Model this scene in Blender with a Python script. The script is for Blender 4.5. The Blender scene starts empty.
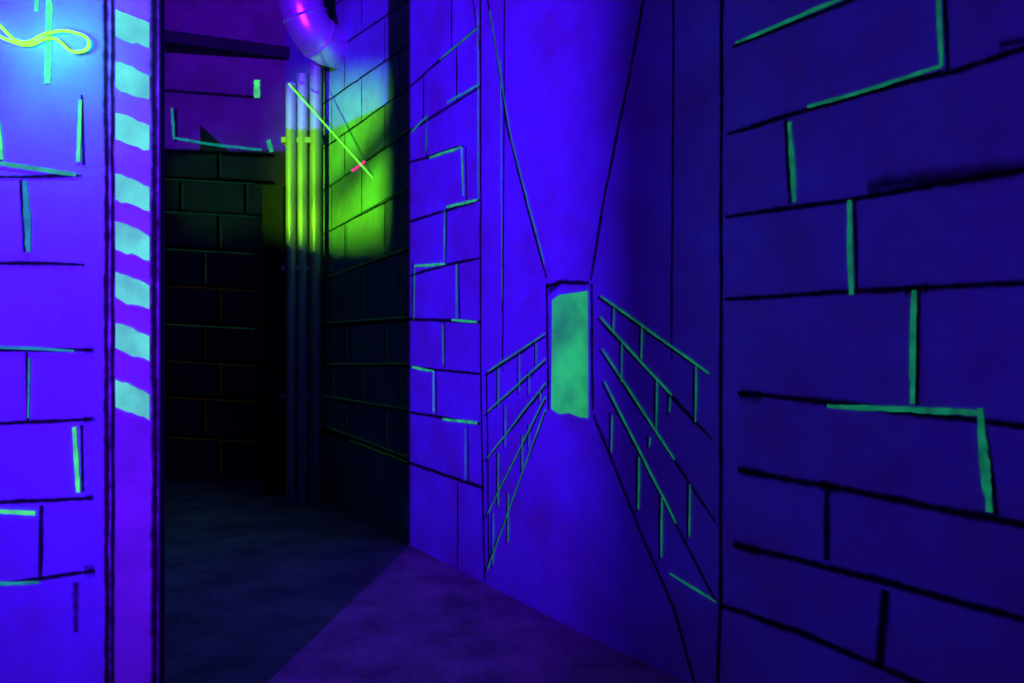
import bpy, math, random
from mathutils import Vector
random.seed(4)
F=800.0; HZ=345.0; CH=1.5
S=bpy.context.scene
S.view_settings.view_transform='Standard'
S.view_settings.look='None'
# ---------- materials ----------
def nt(name):
    m=bpy.data.materials.new(name); m.use_nodes=True
    t=m.node_tree; t.nodes.clear()
    o=t.nodes.new('ShaderNodeOutputMaterial'); return m,t,o
def wallmat(name,c1,c2,scale=3.0,bump=.15,rough=.8):
    m,t,o=nt(name); N=t.nodes.new; L=t.links.new
    b=N('ShaderNodeBsdfPrincipled'); b.inputs['Roughness'].default_value=rough
    b.inputs['Specular IOR Level'].default_value=.15
    tc=N('ShaderNodeTexCoord')
    n=N('ShaderNodeTexNoise'); n.inputs['Scale'].default_value=scale; n.inputs['Detail'].default_value=8; n.inputs['Roughness'].default_value=.65
    L(tc.outputs['Object'],n.inputs['Vector'])
    r=N('ShaderNodeValToRGB'); r.color_ramp.elements[0].position=.32; r.color_ramp.elements[1].position=.68
    r.color_ramp.elements[0].color=(*c1,1); r.color_ramp.elements[1].color=(*c2,1)
    L(n.outputs['Fac'],r.inputs['Fac']); L(r.outputs['Color'],b.inputs['Base Color'])
    n2=N('ShaderNodeTexNoise'); n2.inputs['Scale'].default_value=45; n2.inputs['Detail'].default_value=6
    L(tc.outputs['Object'],n2.inputs['Vector'])
    bp=N('ShaderNodeBump'); bp.inputs['Strength'].default_value=bump; bp.inputs['Distance'].default_value=.02
    L(n2.outputs['Fac'],bp.inputs['Height']); L(bp.outputs['Normal'],b.inputs['Normal'])
    L(b.outputs[0],o.inputs[0]); return m
def paintmat(name,col,emis,strength,soft=5.0,maxa=1.0):
    m,t,o=nt(name); N=t.nodes.new; L=t.links.new
    b=N('ShaderNodeBsdfPrincipled'); b.inputs['Base Color'].default_value=(*col,1); b.inputs['Roughness'].default_value=.8
    b.inputs['Specular IOR Level'].default_value=.1
    b.inputs['Emission Color'].default_value=(*emis,1)
    tc=N('ShaderNodeTexCoord'); n=N('ShaderNodeTexNoise'); n.inputs['Scale'].default_value=14; n.inputs['Detail'].default_value=5
    L(tc.outputs['Object'],n.inputs['Vector'])
    mm=N('ShaderNodeMapRange'); mm.inputs[1].default_value=.3; mm.inputs[2].default_value=.7; mm.inputs[3].default_value=strength*.5; mm.inputs[4].default_value=strength*1.3
    L(n.outputs['Fac'],mm.inputs[0]); L(mm.outputs[0],b.inputs['Emission Strength'])
    tr=N('ShaderNodeBsdfTransparent'); mx=N('ShaderNodeMixShader')
    sp=N('ShaderNodeSeparateXYZ'); uv=N('ShaderNodeUVMap'); uv.uv_map='UVMap'; L(uv.outputs[0],sp.inputs[0])
    def M(op,a,b_,clamp=False):
        q=N('ShaderNodeMath'); q.operation=op; q.use_clamp=clamp
        for i,x in enumerate((a,b_)):
            if x is None: continue
            if isinstance(x,(int,float)): q.inputs[i].default_value=x
            else: L(x,q.inputs[i])
        return q.outputs[0]
    d=M('ABSOLUTE',M('SUBTRACT',sp.outputs[1],.5),None)
    d=M('SUBTRACT',.5,d)
    nn=N('ShaderNodeTexNoise'); nn.inputs['Scale'].default_value=30; nn.inputs['Detail'].default_value=4
    L(tc.outputs['Object'],nn.inputs['Vector'])
    a=M('MULTIPLY',M('ADD',d,M('MULTIPLY',M('SUBTRACT',nn.outputs['Fac'],.55),.45)),soft,True)
    a=M('MULTIPLY',a,maxa)
    L(a,mx.inputs[0]); L(tr.outputs[0],mx.inputs[1]); L(b.outputs[0],mx.inputs[2]); L(mx.outputs[0],o.inputs[0])
    return m
def emis(name,c,s):
    m,t,o=nt(name); e=t.nodes.new('ShaderNodeEmission'); e.inputs[0].default_value=(*c,1); e.inputs[1].default_value=s
    t.links.new(e.outputs[0],o.inputs[0]); return m
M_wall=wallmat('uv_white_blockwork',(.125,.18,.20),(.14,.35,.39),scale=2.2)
M_wall2=wallmat('uv_blockwork_far_shaded',(.09,.06,.06),(.15,.11,.11))  # darker copy of the blockwork, corridor gloom put into the base colour
M_floor=wallmat('concrete_floor_paint',(.15,.15,.14),(.48,.46,.40),scale=2.5,bump=.6)
M_dark=wallmat('black_painted_wall',(.012,.012,.015),(.025,.025,.03))
M_post=wallmat('post_paint',(.15,.18,.16),(.25,.28,.26))
M_blk=wallmat('black_timber',(.006,.006,.008),(.02,.015,.02),rough=.6)
def metal(name,c,r,mt):
    m,t,o=nt(name); b=t.nodes.new('ShaderNodeBsdfPrincipled'); b.inputs['Metallic'].default_value=mt; b.inputs['Roughness'].default_value=r; b.inputs['Base Color'].default_value=(c,c,c,1)
    n=t.nodes.new('ShaderNodeTexNoise'); n.inputs['Scale'].default_value=12; tc=t.nodes.new('ShaderNodeTexCoord'); t.links.new(tc.outputs['Object'],n.inputs['Vector'])
    bp=t.nodes.new('ShaderNodeBump'); bp.inputs['Strength'].default_value=.15; bp.inputs['Distance'].default_value=.02; t.links.new(n.outputs['Fac'],bp.inputs['Height']); t.links.new(bp.outputs[0],b.inputs['Normal'])
    t.links.new(b.outputs[0],o.inputs[0]); return m
M_met=metal('galvanised_metal',.7,.33,.7)
M_pipe=metal('dull_pipe_metal',.34,.45,.35)
K =paintmat('black_spray_line',(.003,.003,.004),(0,0,0),0,soft=2.6,maxa=.92)
KS=paintmat('black_spray_smudge',(.003,.003,.004),(0,0,0),0,soft=1.6,maxa=.85)
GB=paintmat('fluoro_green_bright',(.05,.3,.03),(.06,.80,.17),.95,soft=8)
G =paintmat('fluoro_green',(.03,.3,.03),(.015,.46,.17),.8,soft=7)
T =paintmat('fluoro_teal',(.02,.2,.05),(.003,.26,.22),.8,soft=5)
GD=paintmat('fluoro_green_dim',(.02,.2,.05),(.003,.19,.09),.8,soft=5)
GX=paintmat('fluoro_green_in_shade',(.02,.1,.04),(.002,.014,.007),.8,soft=4)  # same green paint, glow cut down to paint in the corridor shade
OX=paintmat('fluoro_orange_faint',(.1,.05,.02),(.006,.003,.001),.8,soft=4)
RG=paintmat('fluoro_green_underlit',(.02,.2,.03),(.004,.18,.085),.85,soft=5)  # same green paint, glow lowered to paint in the weaker UV light
MATS=dict(K=K,KS=KS,GB=GB,G=G,T=T,GD=GD,GX=GX,OX=OX,RG=RG)
# ---------- helpers ----------
def mesh(name,v,f,mat,parent=None,smooth=False):
    me=bpy.data.meshes.new(name); me.from_pydata(v,[],f); me.update()
    ob=bpy.data.objects.new(name,me); S.collection.objects.link(ob)
    if mat: me.materials.append(mat)
    if smooth:
        for p in me.polygons: p.use_smooth=True
    if parent: ob.parent=parent
    return ob
def slab(name,a,b,z0,z1,th,mat,parent=None):
    a=Vector(a);b=Vector(b);d=(b-a).normalized();n=Vector((d.y,-d.x))*th
    P=[a,b,b+n,a+n]
    v=[(p.x,p.y,z0) for p in P]+[(p.x,p.y,z1) for p in P]
    f=[(0,3,2,1),(4,5,6,7),(0,1,5,4),(1,2,6,5),(2,3,7,6),(3,0,4,7)]
    return mesh(name,v,f,mat,parent)
class Wall:
    def __init__(s,a,b):
        s.a=Vector(a);s.d=(Vector(b)-s.a).normalized();s.n=Vector((-s.d.y,s.d.x))
        if s.n.dot(-s.a)<0: s.n=-s.n
    def pix(s,px,py):
        u=(px-512)/F
        t=(u*s.a.y-s.a.x)/(s.d.x-u*s.d.y); y=s.a.y+s.d.y*t
        return (t,CH+(HZ-py)/F*y,y)
    def w(s,t,z,off):
        p=s.a+s.d*t+s.n*off; return (p.x,p.y,z)
def strokes(name,wall,lst,parent):
    v=[];f=[];mi=[];uvs=[];used=[]
    layer=0
    for (k,w,pts) in lst:
        layer+=1
        off=.003+.0001*(layer%12)+(.0015 if k not in('K','KS') else 0)
        P=[wall.pix(*p) for p in pts]; ym=sum(p[2] for p in P)/len(P)
        W=w/F*ym*(1.45 if k[0]=='K' else 1.25)
        Q=[Vector((p[0],p[1])) for p in P]
        R=[Q[0]]
        for i in range(len(Q)-1):
            n=max(1,int((Q[i+1]-Q[i]).length/.12))
            for j in range(1,n+1):
                q=Q[i].lerp(Q[i+1],j/n)
                if j<n: q=q+Vector((random.uniform(-1,1),random.uniform(-1,1)))*.0025
                R.append(q)
        if k not in used: used.append(k)
        base=len(v)
        for i,q in enumerate(R):
            d=(R[min(i+1,len(R)-1)]-R[max(i-1,0)]).normalized(); n=Vector((-d.y,d.x))
            ww=W*.5*random.uniform(.85,1.15)
            if i in(0,len(R)-1): ww*=.75
            v.append(wall.w(*(q+n*ww),off)); v.append(wall.w(*(q-n*ww),off))
        for i in range(len(R)-1):
            b=base+2*i; f.append((b,b+2,b+3,b+1)); mi.append(used.index(k)); uvs.append([(i,0),(i+1,0),(i+1,1),(i,1)])
    ob=mesh(name,v,f,None,parent)
    for k in used: ob.data.materials.append(MATS[k])
    uv=ob.data.uv_layers.new(name='UVMap')
    for p,m_,u in zip(ob.data.polygons,mi,uvs):
        p.material_index=m_
        for li,c in zip(p.loop_indices,u): uv.data[li].uv=c
    return ob
def tube(name,pts,r,mat,parent=None,bez=False,res=8):
    cu=bpy.data.curves.new(name,'CURVE'); cu.dimensions='3D'; cu.bevel_depth=r; cu.bevel_resolution=res; cu.use_fill_caps=True
    if bez:
        sp=cu.splines.new('BEZIER'); sp.bezier_points.add(len(pts)-1)
        for p,q in zip(sp.bezier_points,pts): p.co=q; p.handle_left_type=p.handle_right_type='AUTO'
        sp.resolution_u=16
    else:
        sp=cu.splines.new('POLY'); sp.points.add(len(pts)-1)
        for p,q in zip(sp.points,pts): p.co=(*q,1)
    cu.materials.append(mat)
    ob=bpy.data.objects.new(name,cu); S.collection.objects.link(ob)
    if parent: ob.parent=parent
    return ob
# ---------- room ----------
YL=2.74; XL=-4.2; CEIL=5.3; YR=-8.5
C0=(.40,4.10); d1=Vector((-1.165,1.9)).normalized(); d2=Vector((.69,-1.0)).normalized()
E1=(C0[0]+d1.x*5.55,C0[1]+d1.y*5.55)
E2=(C0[0]+d2.x*15.4,C0[1]+d2.y*15.4)
YB=E1[1]-.02
W1=Wall(C0,E1); W2=Wall(C0,E2); WL=Wall((-4.2,YL),(-1.2,YL)); WB=Wall((-4.2,YB),(E1[0],YB))
xe=-1.205
post_l=(105-512)/F*YL
wall_corr=slab('wall_right',C0,E1,0,CEIL,.2,M_wall)
wall_near=slab('wall_near_right',E2,C0,0,CEIL,.2,M_wall)
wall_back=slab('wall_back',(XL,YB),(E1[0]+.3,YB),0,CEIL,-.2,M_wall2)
wall_left=slab('wall_left',(XL,YL),(post_l,YL),0,3.09,-.16,M_wall)
slab('wall_far_left',(XL,YR),(XL,YB+.2),0,CEIL,-.2,M_dark)
slab('wall_rear',(XL-.2,YR),(E2[0]+.5,YR),0,CEIL,.2,M_dark)
mesh('floor',[(XL-.2,YR-.2,0),(10,YR-.2,0),(10,YB+.3,0),(XL-.2,YB+.3,0)],[(0,1,2,3)],M_floor)
mesh('ceiling',[(XL-.2,YR-.2,CEIL),(10,YR-.2,CEIL),(10,YB+.3,CEIL),(XL-.2,YB+.3,CEIL)],[(3,2,1,0)],M_dark)
post=slab('striped_post',(post_l,YL-.01),(xe,YL-.01),0,CEIL,-.03,M_post)
slab('post_edge',(xe,YL-.012),(xe+.006,YL-.012),0,CEIL,-.034,M_blk,post)
WP=Wall((post_l,YL-.01),(xe,YL-.01))
def poly_on(wall,name,polys,mat,parent,off=.004):
    v=[];f=[]
    for P in polys:
        b=len(v)
        for p in P: t,z,_=wall.pix(*p); v.append(wall.w(t,z,off))
        f.append(tuple(range(b,b+len(P))))
    return mesh(name,v,f,mat,parent)
def solid(name,c,s,base,sc=9,lo=.6):
    m,t,o=nt(name); N=t.nodes.new; L=t.links.new
    b=N('ShaderNodeBsdfPrincipled'); b.inputs['Base Color'].default_value=(*base,1); b.inputs['Emission Color'].default_value=(*c,1)
    b.inputs['Specular IOR Level'].default_value=.1
    tc=N('ShaderNodeTexCoord'); n=N('ShaderNodeTexNoise'); n.inputs['Scale'].default_value=sc; n.inputs['Detail'].default_value=6
    L(tc.outputs['Object'],n.inputs['Vector']); mm=N('ShaderNodeMapRange'); mm.inputs[1].default_value=.3; mm.inputs[2].default_value=.7; mm.inputs[3].default_value=s*lo; mm.inputs[4].default_value=s*1.2
    L(n.outputs['Fac'],mm.inputs[0]); L(mm.outputs[0],b.inputs['Emission Strength']); L(b.outputs[0],o.inputs[0]); return m
M_str=solid('fluoro_cyan_block',(.08,.72,.42),.95,(.06,.2,.04))
M_door=solid('fluoro_green_block',(.018,.44,.085),.95,(.02,.15,.05),sc=4,lo=.4)
bands=[(-38,-8),(10,42),(62,94),(113,145),(174,205),(222,254),(272,304),(323,355),(380,413)]
polys=[]
for a,b in bands:
    L_=116;R_=150
    top=[(L_+(R_-L_)*i/6, a+14*(i/6)**1.3+random.uniform(-1,1)) for i in range(7)]
    bot=[(L_+(R_-L_)*i/6, b-6+12*(i/6)**.8+random.uniform(-1.5,1.5)) for i in range(7)]
    polys.append(top+bot[::-1])
poly_on(WP,'stripes',polys,M_str,post)
strokes('post_outline',WP,[('K',5,[(106,-60),(107,760)]),('K',4,[(112.5,-60),(113,760)]),('K',7,[(154,-60),(155,760)])],post)
LW=[('K',4,[(-20,263),(85,265)]),('K',4,[(-20,349),(92,350)]),('K',4,[(-20,424),(92,419)]),('K',5,[(-20,503),(92,498)]),('K',4,[(-10,585),(95,571)]),
('K',5,[(42,505),(40,580)]),('K',4,[(27,352),(28,422)]),('KS',14,[(85,571),(95,570)]),('KS',10,[(86,498),(94,497)]),('KS',9,[(84,420),(95,419)]),('KS',9,[(84,350),(94,350)]),
('KS',8,[(76,582),(76,632)]),('K',4,[(0,177),(82,176)]),('K',4,[(21,180),(25,252)]),('K',4,[(82,95),(84,165)]),('K',4,[(82,425),(83,492)]),('K',3,[(-4,95),(2,165)]),
('GB',7,[(50,-5),(50,28),(48,84)]),('GB',8,[(-2,122),(1,160)]),('GB',5,[(81,100),(79,162)]),('G',5,[(-10,162),(30,168),(77,175)]),('T',7,[(26,181),(29,252)]),
('GB',5,[(75,427),(79,492)]),('GB',5,[(-20,510),(36,513)]),('T',5,[(-20,584),(40,582)]),('T',3,[(-10,347),(75,351)]),('T',3,[(30,358),(29,418)]),('GB',5,[(38,-10),(37,12)])]
strokes('brick_lines',WL,LW,wall_left)
BW=[]
for i,y in enumerate([180,213,250,287,325,362,398,438]):
    BW.append(('KS' if i%2 else 'K',4,[(150,y-3),(275,y+3)]))
    BW.append((['GX','GX','GX','OX','GX','OX','OX','OX'][i],2,[(165,y-1),(255,y+4)]))
ys=[150,180,213,250,287,325,362,398,438,478]
for i in range(9):
    for x in ([218] if i%2==0 else [180,245] if i<2 else [203]):
        BW.append(('K',3,[(x,ys[i]),(x,ys[i+1])])); BW.append(('GX' if i<4 else 'OX',2,[(x+3,ys[i]+3),(x+3,ys[i+1]-3)]))
BW+=[('T',3,[(172,108),(174,138),(215,145),(262,150)]),('K',4,[(155,150),(275,156)]),('GB',7,[(257,80),(257,98)]),('G',6,[(268,140),(272,152)]),('K',3,[(160,90),(262,98)]),('K',3,[(176,142),(176,108)])]
strokes('brick_lines',WB,BW,wall_back)
CW=[]
hl=[(15,-48),(60,0),(105,45),(150,88),(192,132),(235,190),(280,250),(325,320),(366,366),(398,412),(428,460)]
for i,(a,b) in enumerate(hl):
    CW.append(('K',2.2,[(322,a),(409,b)]))
    if i>3: CW.append(('GX',1.4,[(326,a-2),(409,b-3)]))
def yy(i,x): a,b=hl[i]; return a+(b-a)*(x-322)/87
for i in range(len(hl)-1):
    for x in ([345,385] if i%2 else [332,362,400]):
        CW.append(('K',2,[(x,yy(i,x)),(x,yy(i+1,x))]))
        if i>4: CW.append(('GX',1.5,[(x+2,yy(i,x)+3),(x+2,yy(i+1,x)-3)]))
C=lambda k,w,*p: CW.append((k,w,list(p)))
C('K',3,(409,88),(479,26));C('K',3,(409,132),(480,87));C('K',3,(409,163),(464,146));C('K',3,(409,222),(480,200));C('K',3,(409,276),(447,265),(480,258))
C('K',3,(322,328),(410,319),(480,322));C('K',3,(409,367),(480,374));C('K',3,(409,412),(480,424));C('K',3.5,(322,430),(410,463),(484,488))
C('K',3,(424,76),(424,122));C('K',3,(428,118),(427,156));C('K',3,(466,147),(467,200));C('K',3,(447,208),(446,264));C('K',3,(413,262),(413,322));C('K',3,(459,262),(460,322))
C('K',3,(445,322),(445,368));C('K',3,(436,370),(437,415));C('K',3,(468,425),(469,485));C('K',3,(458,482),(458,572));C('K',3,(457,45),(457,100));C('K',3,(452,48),(452,0))
C('GD',2.2,(440,60),(478,28));C('T',2.2,(447,103),(480,84));C('GD',2.5,(412,132),(428,116),(427,152));C('G',2.5,(430,158),(462,147),(464,196));C('G',3,(447,207),(478,200))
C('T',2.2,(445,210),(445,262));C('G',2.5,(415,266),(446,264));C('GD',2.5,(415,268),(414,320));C('T',2.2,(457,264),(457,318));C('G',2.5,(452,320),(478,322));C('GD',2.5,(443,325),(444,365))
C('G',2.5,(412,367),(434,371),(434,412));C('G',3,(443,419),(478,423));C('GD',2.5,(466,428),(466,480));C('GX',2.5,(350,440),(408,462))
C('K',3.5,(481,-20),(481,370),(483,480),(485,580));C('T',1.2,(478,10),(479,200));C('K',2.5,(505,-10),(503,372));C('K',2,(472,-10),(480,50))
C('K',3.5,(486,-10),(497,55),(507,125),(527,205),(547,278));C('GD',1.6,(490,10),(500,70),(512,140),(545,265))
C('GD',1.2,(501,60),(503,300))
for a,b in [(376,336),(416,362),(462,386),(518,400),(573,412)]:
    C('K',2.8,(485,a),(546,b)); C('RG',1.8,(488,a-4),(546,b-3))
for x,a,b in [(497,367,409),(518,353,395),(535,342,366),(504,404,450),(528,371,397),(497,452,508),(521,434,472),(539,391,404),(507,492,545),(528,424,450),(492,512,568)]:
    C('K',2.2,(x,a),(x,b)); C('RG',1.8,(x+2,a+1),(x+2,b-3))
C('K',4,(547,283),(549,410));C('K',5,(546,287),(562,282),(589,283));C('KS',9,(549,292),(560,283));C('K',3,(487,372),(489,560))
strokes('brick_lines',W1,CW,wall_corr)
poly_on(W1,'painted_niche',[[(553,300),(560,295),(575,293),(588.5,291),(589,418),(580,417),(570,413),(560,414),(552,409)]],M_door,wall_corr,.0055)
RW=[];C=lambda k,w,*p: RW.append((k,w,list(p)))
C('K',4,(648,-20),(630,75),(606,190),(591,280));C('K',3,(674,-20),(672,360));C('K',5,(722,-30),(722,120),(721,600),(717,720));C('K',4,(592,284),(593,410))
C('K',4,(594,415),(640,530),(675,610),(705,720))
for a,b in [((598,297),(710,375)),((598,318),(713,440)),((600,350),(716,522)),((602,382),(717,603))]:
    C('K',3.5,a,b); C('RG',2.6,(a[0]+3,a[1]-1),(a[0]*.35+b[0]*.65,a[1]*.35+b[1]*.65-2))
C('RG',2.5,(670,573),(717,602));C('RG',3,(670,345),(710,374))
for x,a,b in [(612,306,332),(620,341,385),(640,325,362),(655,378,432),(668,395,415),(694,364,425),(610,413,455),(637,455,512),(660,495,560),(688,482,540),(648,435,450)]:
    C('K',3,(x,a),(x,b)); C('RG',2.5,(x+3,a+2),(x+2,b-3))
C('K',6,(728,134),(860,95),(960,70),(1100,24));C('K',5,(733,47),(845,3),(900,-20));C('K',6,(726,217),(830,203),(1024,170),(1100,156));C('KS',22,(868,190),(885,184),(925,180),(1024,168))
C('K',6,(725,299),(860,291),(1100,279));C('K',7,(738,393),(830,402),(1100,437));C('K',8,(738,470),(860,492),(1024,525),(1100,540));C('K',8,(733,544),(880,580),(1024,619),(1100,640))
C('K',7,(720,605),(800,632),(884,668),(960,700));C('K',8,(828,487),(827,560));C('K',12,(886,590),(880,668));C('K',6,(945,-10),(948,70));C('K',5,(786,120),(790,203));C('K',5,(855,198),(857,292));C('K',6,(920,288),(917,405));C('K',6,(982,408),(997,515))
C('K',5,(805,110),(942,72));C('KS',16,(740,395),(762,397));C('KS',14,(740,470),(765,474));C('KS',14,(905,292),(930,287));C('KS',13,(1000,45),(1100,22));C('KS',14,(820,485),(840,489));C('KS',14,(735,544),(760,550))
C('RG',4,(736,43),(845,-2));C('RG',6,(939,-10),(942,66));C('RG',5,(942,66),(875,88),(808,107));C('RG',6,(790,122),(795,202));C('RG',7,(850,200),(852,295));C('RG',7,(915,290),(913,404));C('RG',6,(828,406),(900,409),(981,413));C('RG',9,(981,408),(990,512))
strokes('brick_lines',W2,RW,wall_near)
# ---------- pipes ----------
def P3(px,py,d): return ((px-512)/F*d,d,CH+(HZ-py)/F*d)
duct=bpy.data.objects.new('elbow_duct',None); S.collection.objects.link(duct)
dd=7.0
dp=[P3(318,-90,dd),P3(304,-45,dd),P3(300,-12,dd),P3(305,16,dd+.02),P3(318,38,dd+.12),P3(340,48,dd+.35)]
tube('duct_bend',dp,.19,M_met,duct,True,12)
for i in (1,2,3,4):
    tg_=(Vector(dp[i+1])-Vector(dp[i-1])).normalized()
    bpy.ops.mesh.primitive_torus_add(major_radius=.191,minor_radius=.012,location=dp[i],rotation=tg_.to_track_quat('Z','Y').to_euler(),major_segments=40,minor_segments=8)
    r=bpy.context.object; r.name='duct_seam_%d'%i; r.data.materials.append(M_met); r.parent=duct
pipes=bpy.data.objects.new('vertical_pipes',None); S.collection.objects.link(pipes)
for i,(px,r,d) in enumerate([(291,.048,7.5),(303,.058,7.55),(316,.052,7.5)]):
    x=(px-512)/F*d
    tube('pipe_%d'%i,[(x,d,0),(x,d,3.95+.1*i)],r,M_pipe,pipes)
for z in (1.0,2.2,3.4):
    slab('bracket',((284-512)/F*7.6,7.5),((324-512)/F*7.6,7.5),z,z+.05,-.12,M_pipe,pipes)
slab('dark_post',((262-512)/F*8,8.0),((283-512)/F*8,8.0),0,3.1,-.15,M_blk)
bm_=slab('ceiling_beam',(-4.2,7.95),(-2.4,8.7),4.62,4.74,-.05,M_blk)
# ---------- laser traces ----------
lime=emis('laser_lime',(.20,1,.06),2.4)
lime2=emis('laser_green',(.12,1,.04),1.6)
lt=bpy.data.objects.new('laser_scribble',None); S.collection.objects.link(lt)
YF=YL-.02
pp=[(-30,10),(-5,22),(22,42),(48,33),(72,32),(89,44),(76,52),(52,38),(28,45),(8,40),(-10,32),(-30,26)]
tube('loop',[P3(x,y,YF) for x,y in pp],.0055,lime,lt,True,3)
l2=bpy.data.objects.new('laser_line',None); S.collection.objects.link(l2)
t,z,_=W1.pix(374,178)
tube('beam',[P3(289,84,7.38),W1.w(t,z,.012)],.0075,lime2,l2,False,3)
t,z,_=W1.pix(354,171);t2,z2,_=W1.pix(366,162)
tube('beam_cross',[W1.w(t,z,.015),W1.w(t2,z2,.015)],.011,emis('laser_magenta',(1,.05,.3),1.0),l2,False,3)
# ---------- lights ----------
def light(kind,name,loc,col,e,target=None,**k):
    l=bpy.data.lights.new(name,kind); l.color=col; l.energy=e
    for a,b in k.items(): setattr(l,a,b)
    o_=bpy.data.objects.new(name,l); o_.location=loc; S.collection.objects.link(o_)
    if target: o_.rotation_euler=(Vector(target)-Vector(loc)).to_track_quat('-Z','Y').to_euler()
    return o_
A=Vector((-2.5,-7.0,2.2))
light('SPOT','uv_lamp',A,(.105,.003,1.0),25000,(-.85,4.2,4.1),spot_size=math.radians(50),spot_blend=1.0,shadow_soft_size=.05)
light('SPOT','uv_fill',(-1.9,-2.5,2.0),(.13,.0,1.0),820,(.2,4.3,2.7),spot_size=math.radians(80),spot_blend=1.0,shadow_soft_size=.10)  # added fill, lifts the right wall where the main lamp is blocked
aim=Vector((C0[0]+.02,C0[1]))-Vector((A.x,A.y)); aim.normalize()
e=Vector((A.x,A.y))+aim*2.0
n=Vector((aim.y,-aim.x))
slab('light_blocker',(e.x,e.y),(e.x+n.x*5,e.y+n.y*5),0,CEIL,.08,M_dark)  # unseen blocker, added to shade the right wall from the main lamp
t,z,_=W1.pix(348,165); tg=Vector(W1.w(t,z,0))
GL=Vector((-3.0,5.3,2.7))
light('SPOT','green_spot',GL,(.26,1.0,.01),600,tg,spot_size=math.radians(75),spot_blend=.9,shadow_soft_size=.03)
light('POINT','green_glow',(-3.2,5.5,2.2),(.03,1.0,.35),.8,shadow_soft_size=.1)
light('SPOT','green_wash',(-3.3,6.6,3.2),(.10,1.0,.2),17,(-3.2,YB,3.25),spot_size=math.radians(36),spot_blend=.8,shadow_soft_size=.05)
fix=bpy.data.objects.new('flag_rig',None); S.collection.objects.link(fix)  # unseen can and stand, added to hold the light-shaping flags
v=[];f=[]
for P in [[(200,250),(430,233),(430,520),(200,520)],[(308,212),(352,160),(386,112),(388,152),(350,194)],[(386,-40),(440,-40),(440,300),(386,300)],[(200,80),(440,80),(440,-150),(200,-150)]]:
    b=len(v)
    for p in P:
        t,z,_=W1.pix(*p); q=GL.lerp(Vector(W1.w(t,z,0)),.14); v.append(tuple(q))
    f.append(tuple(range(b,b+len(P))))
mesh('light_flags',v,f,M_blk,fix)  # unseen flags added to cut the green pool and its dark wedge
dirn=(tg-GL).normalized()
tube('lamp_can',[tuple(GL-dirn*.06),tuple(GL-dirn*.36)],.11,M_blk,fix)
tube('stand',[(GL-dirn*.2).to_tuple(),((GL-dirn*.2).x,(GL-dirn*.2).y,0)],.02,M_blk,fix)
x,y,z=P3(35,35,YL-.16)
light('POINT','laser_glow',(x,y,z),(.0,.40,1.0),9,shadow_soft_size=.05)
w=bpy.data.worlds.new('World'); S.world=w; w.use_nodes=True; w.node_tree.nodes['Background'].inputs[0].default_value=(.02,0,.1,1); w.node_tree.nodes['Background'].inputs[1].default_value=.05
cam=bpy.data.cameras.new('camera'); cam.lens=F/1024*36; cam.sensor_width=36; cam.shift_y=3.5/1024
co=bpy.data.objects.new('camera',cam); co.location=(0,0,CH); co.rotation_euler=(math.pi/2,0,0); S.collection.objects.link(co); S.camera=co
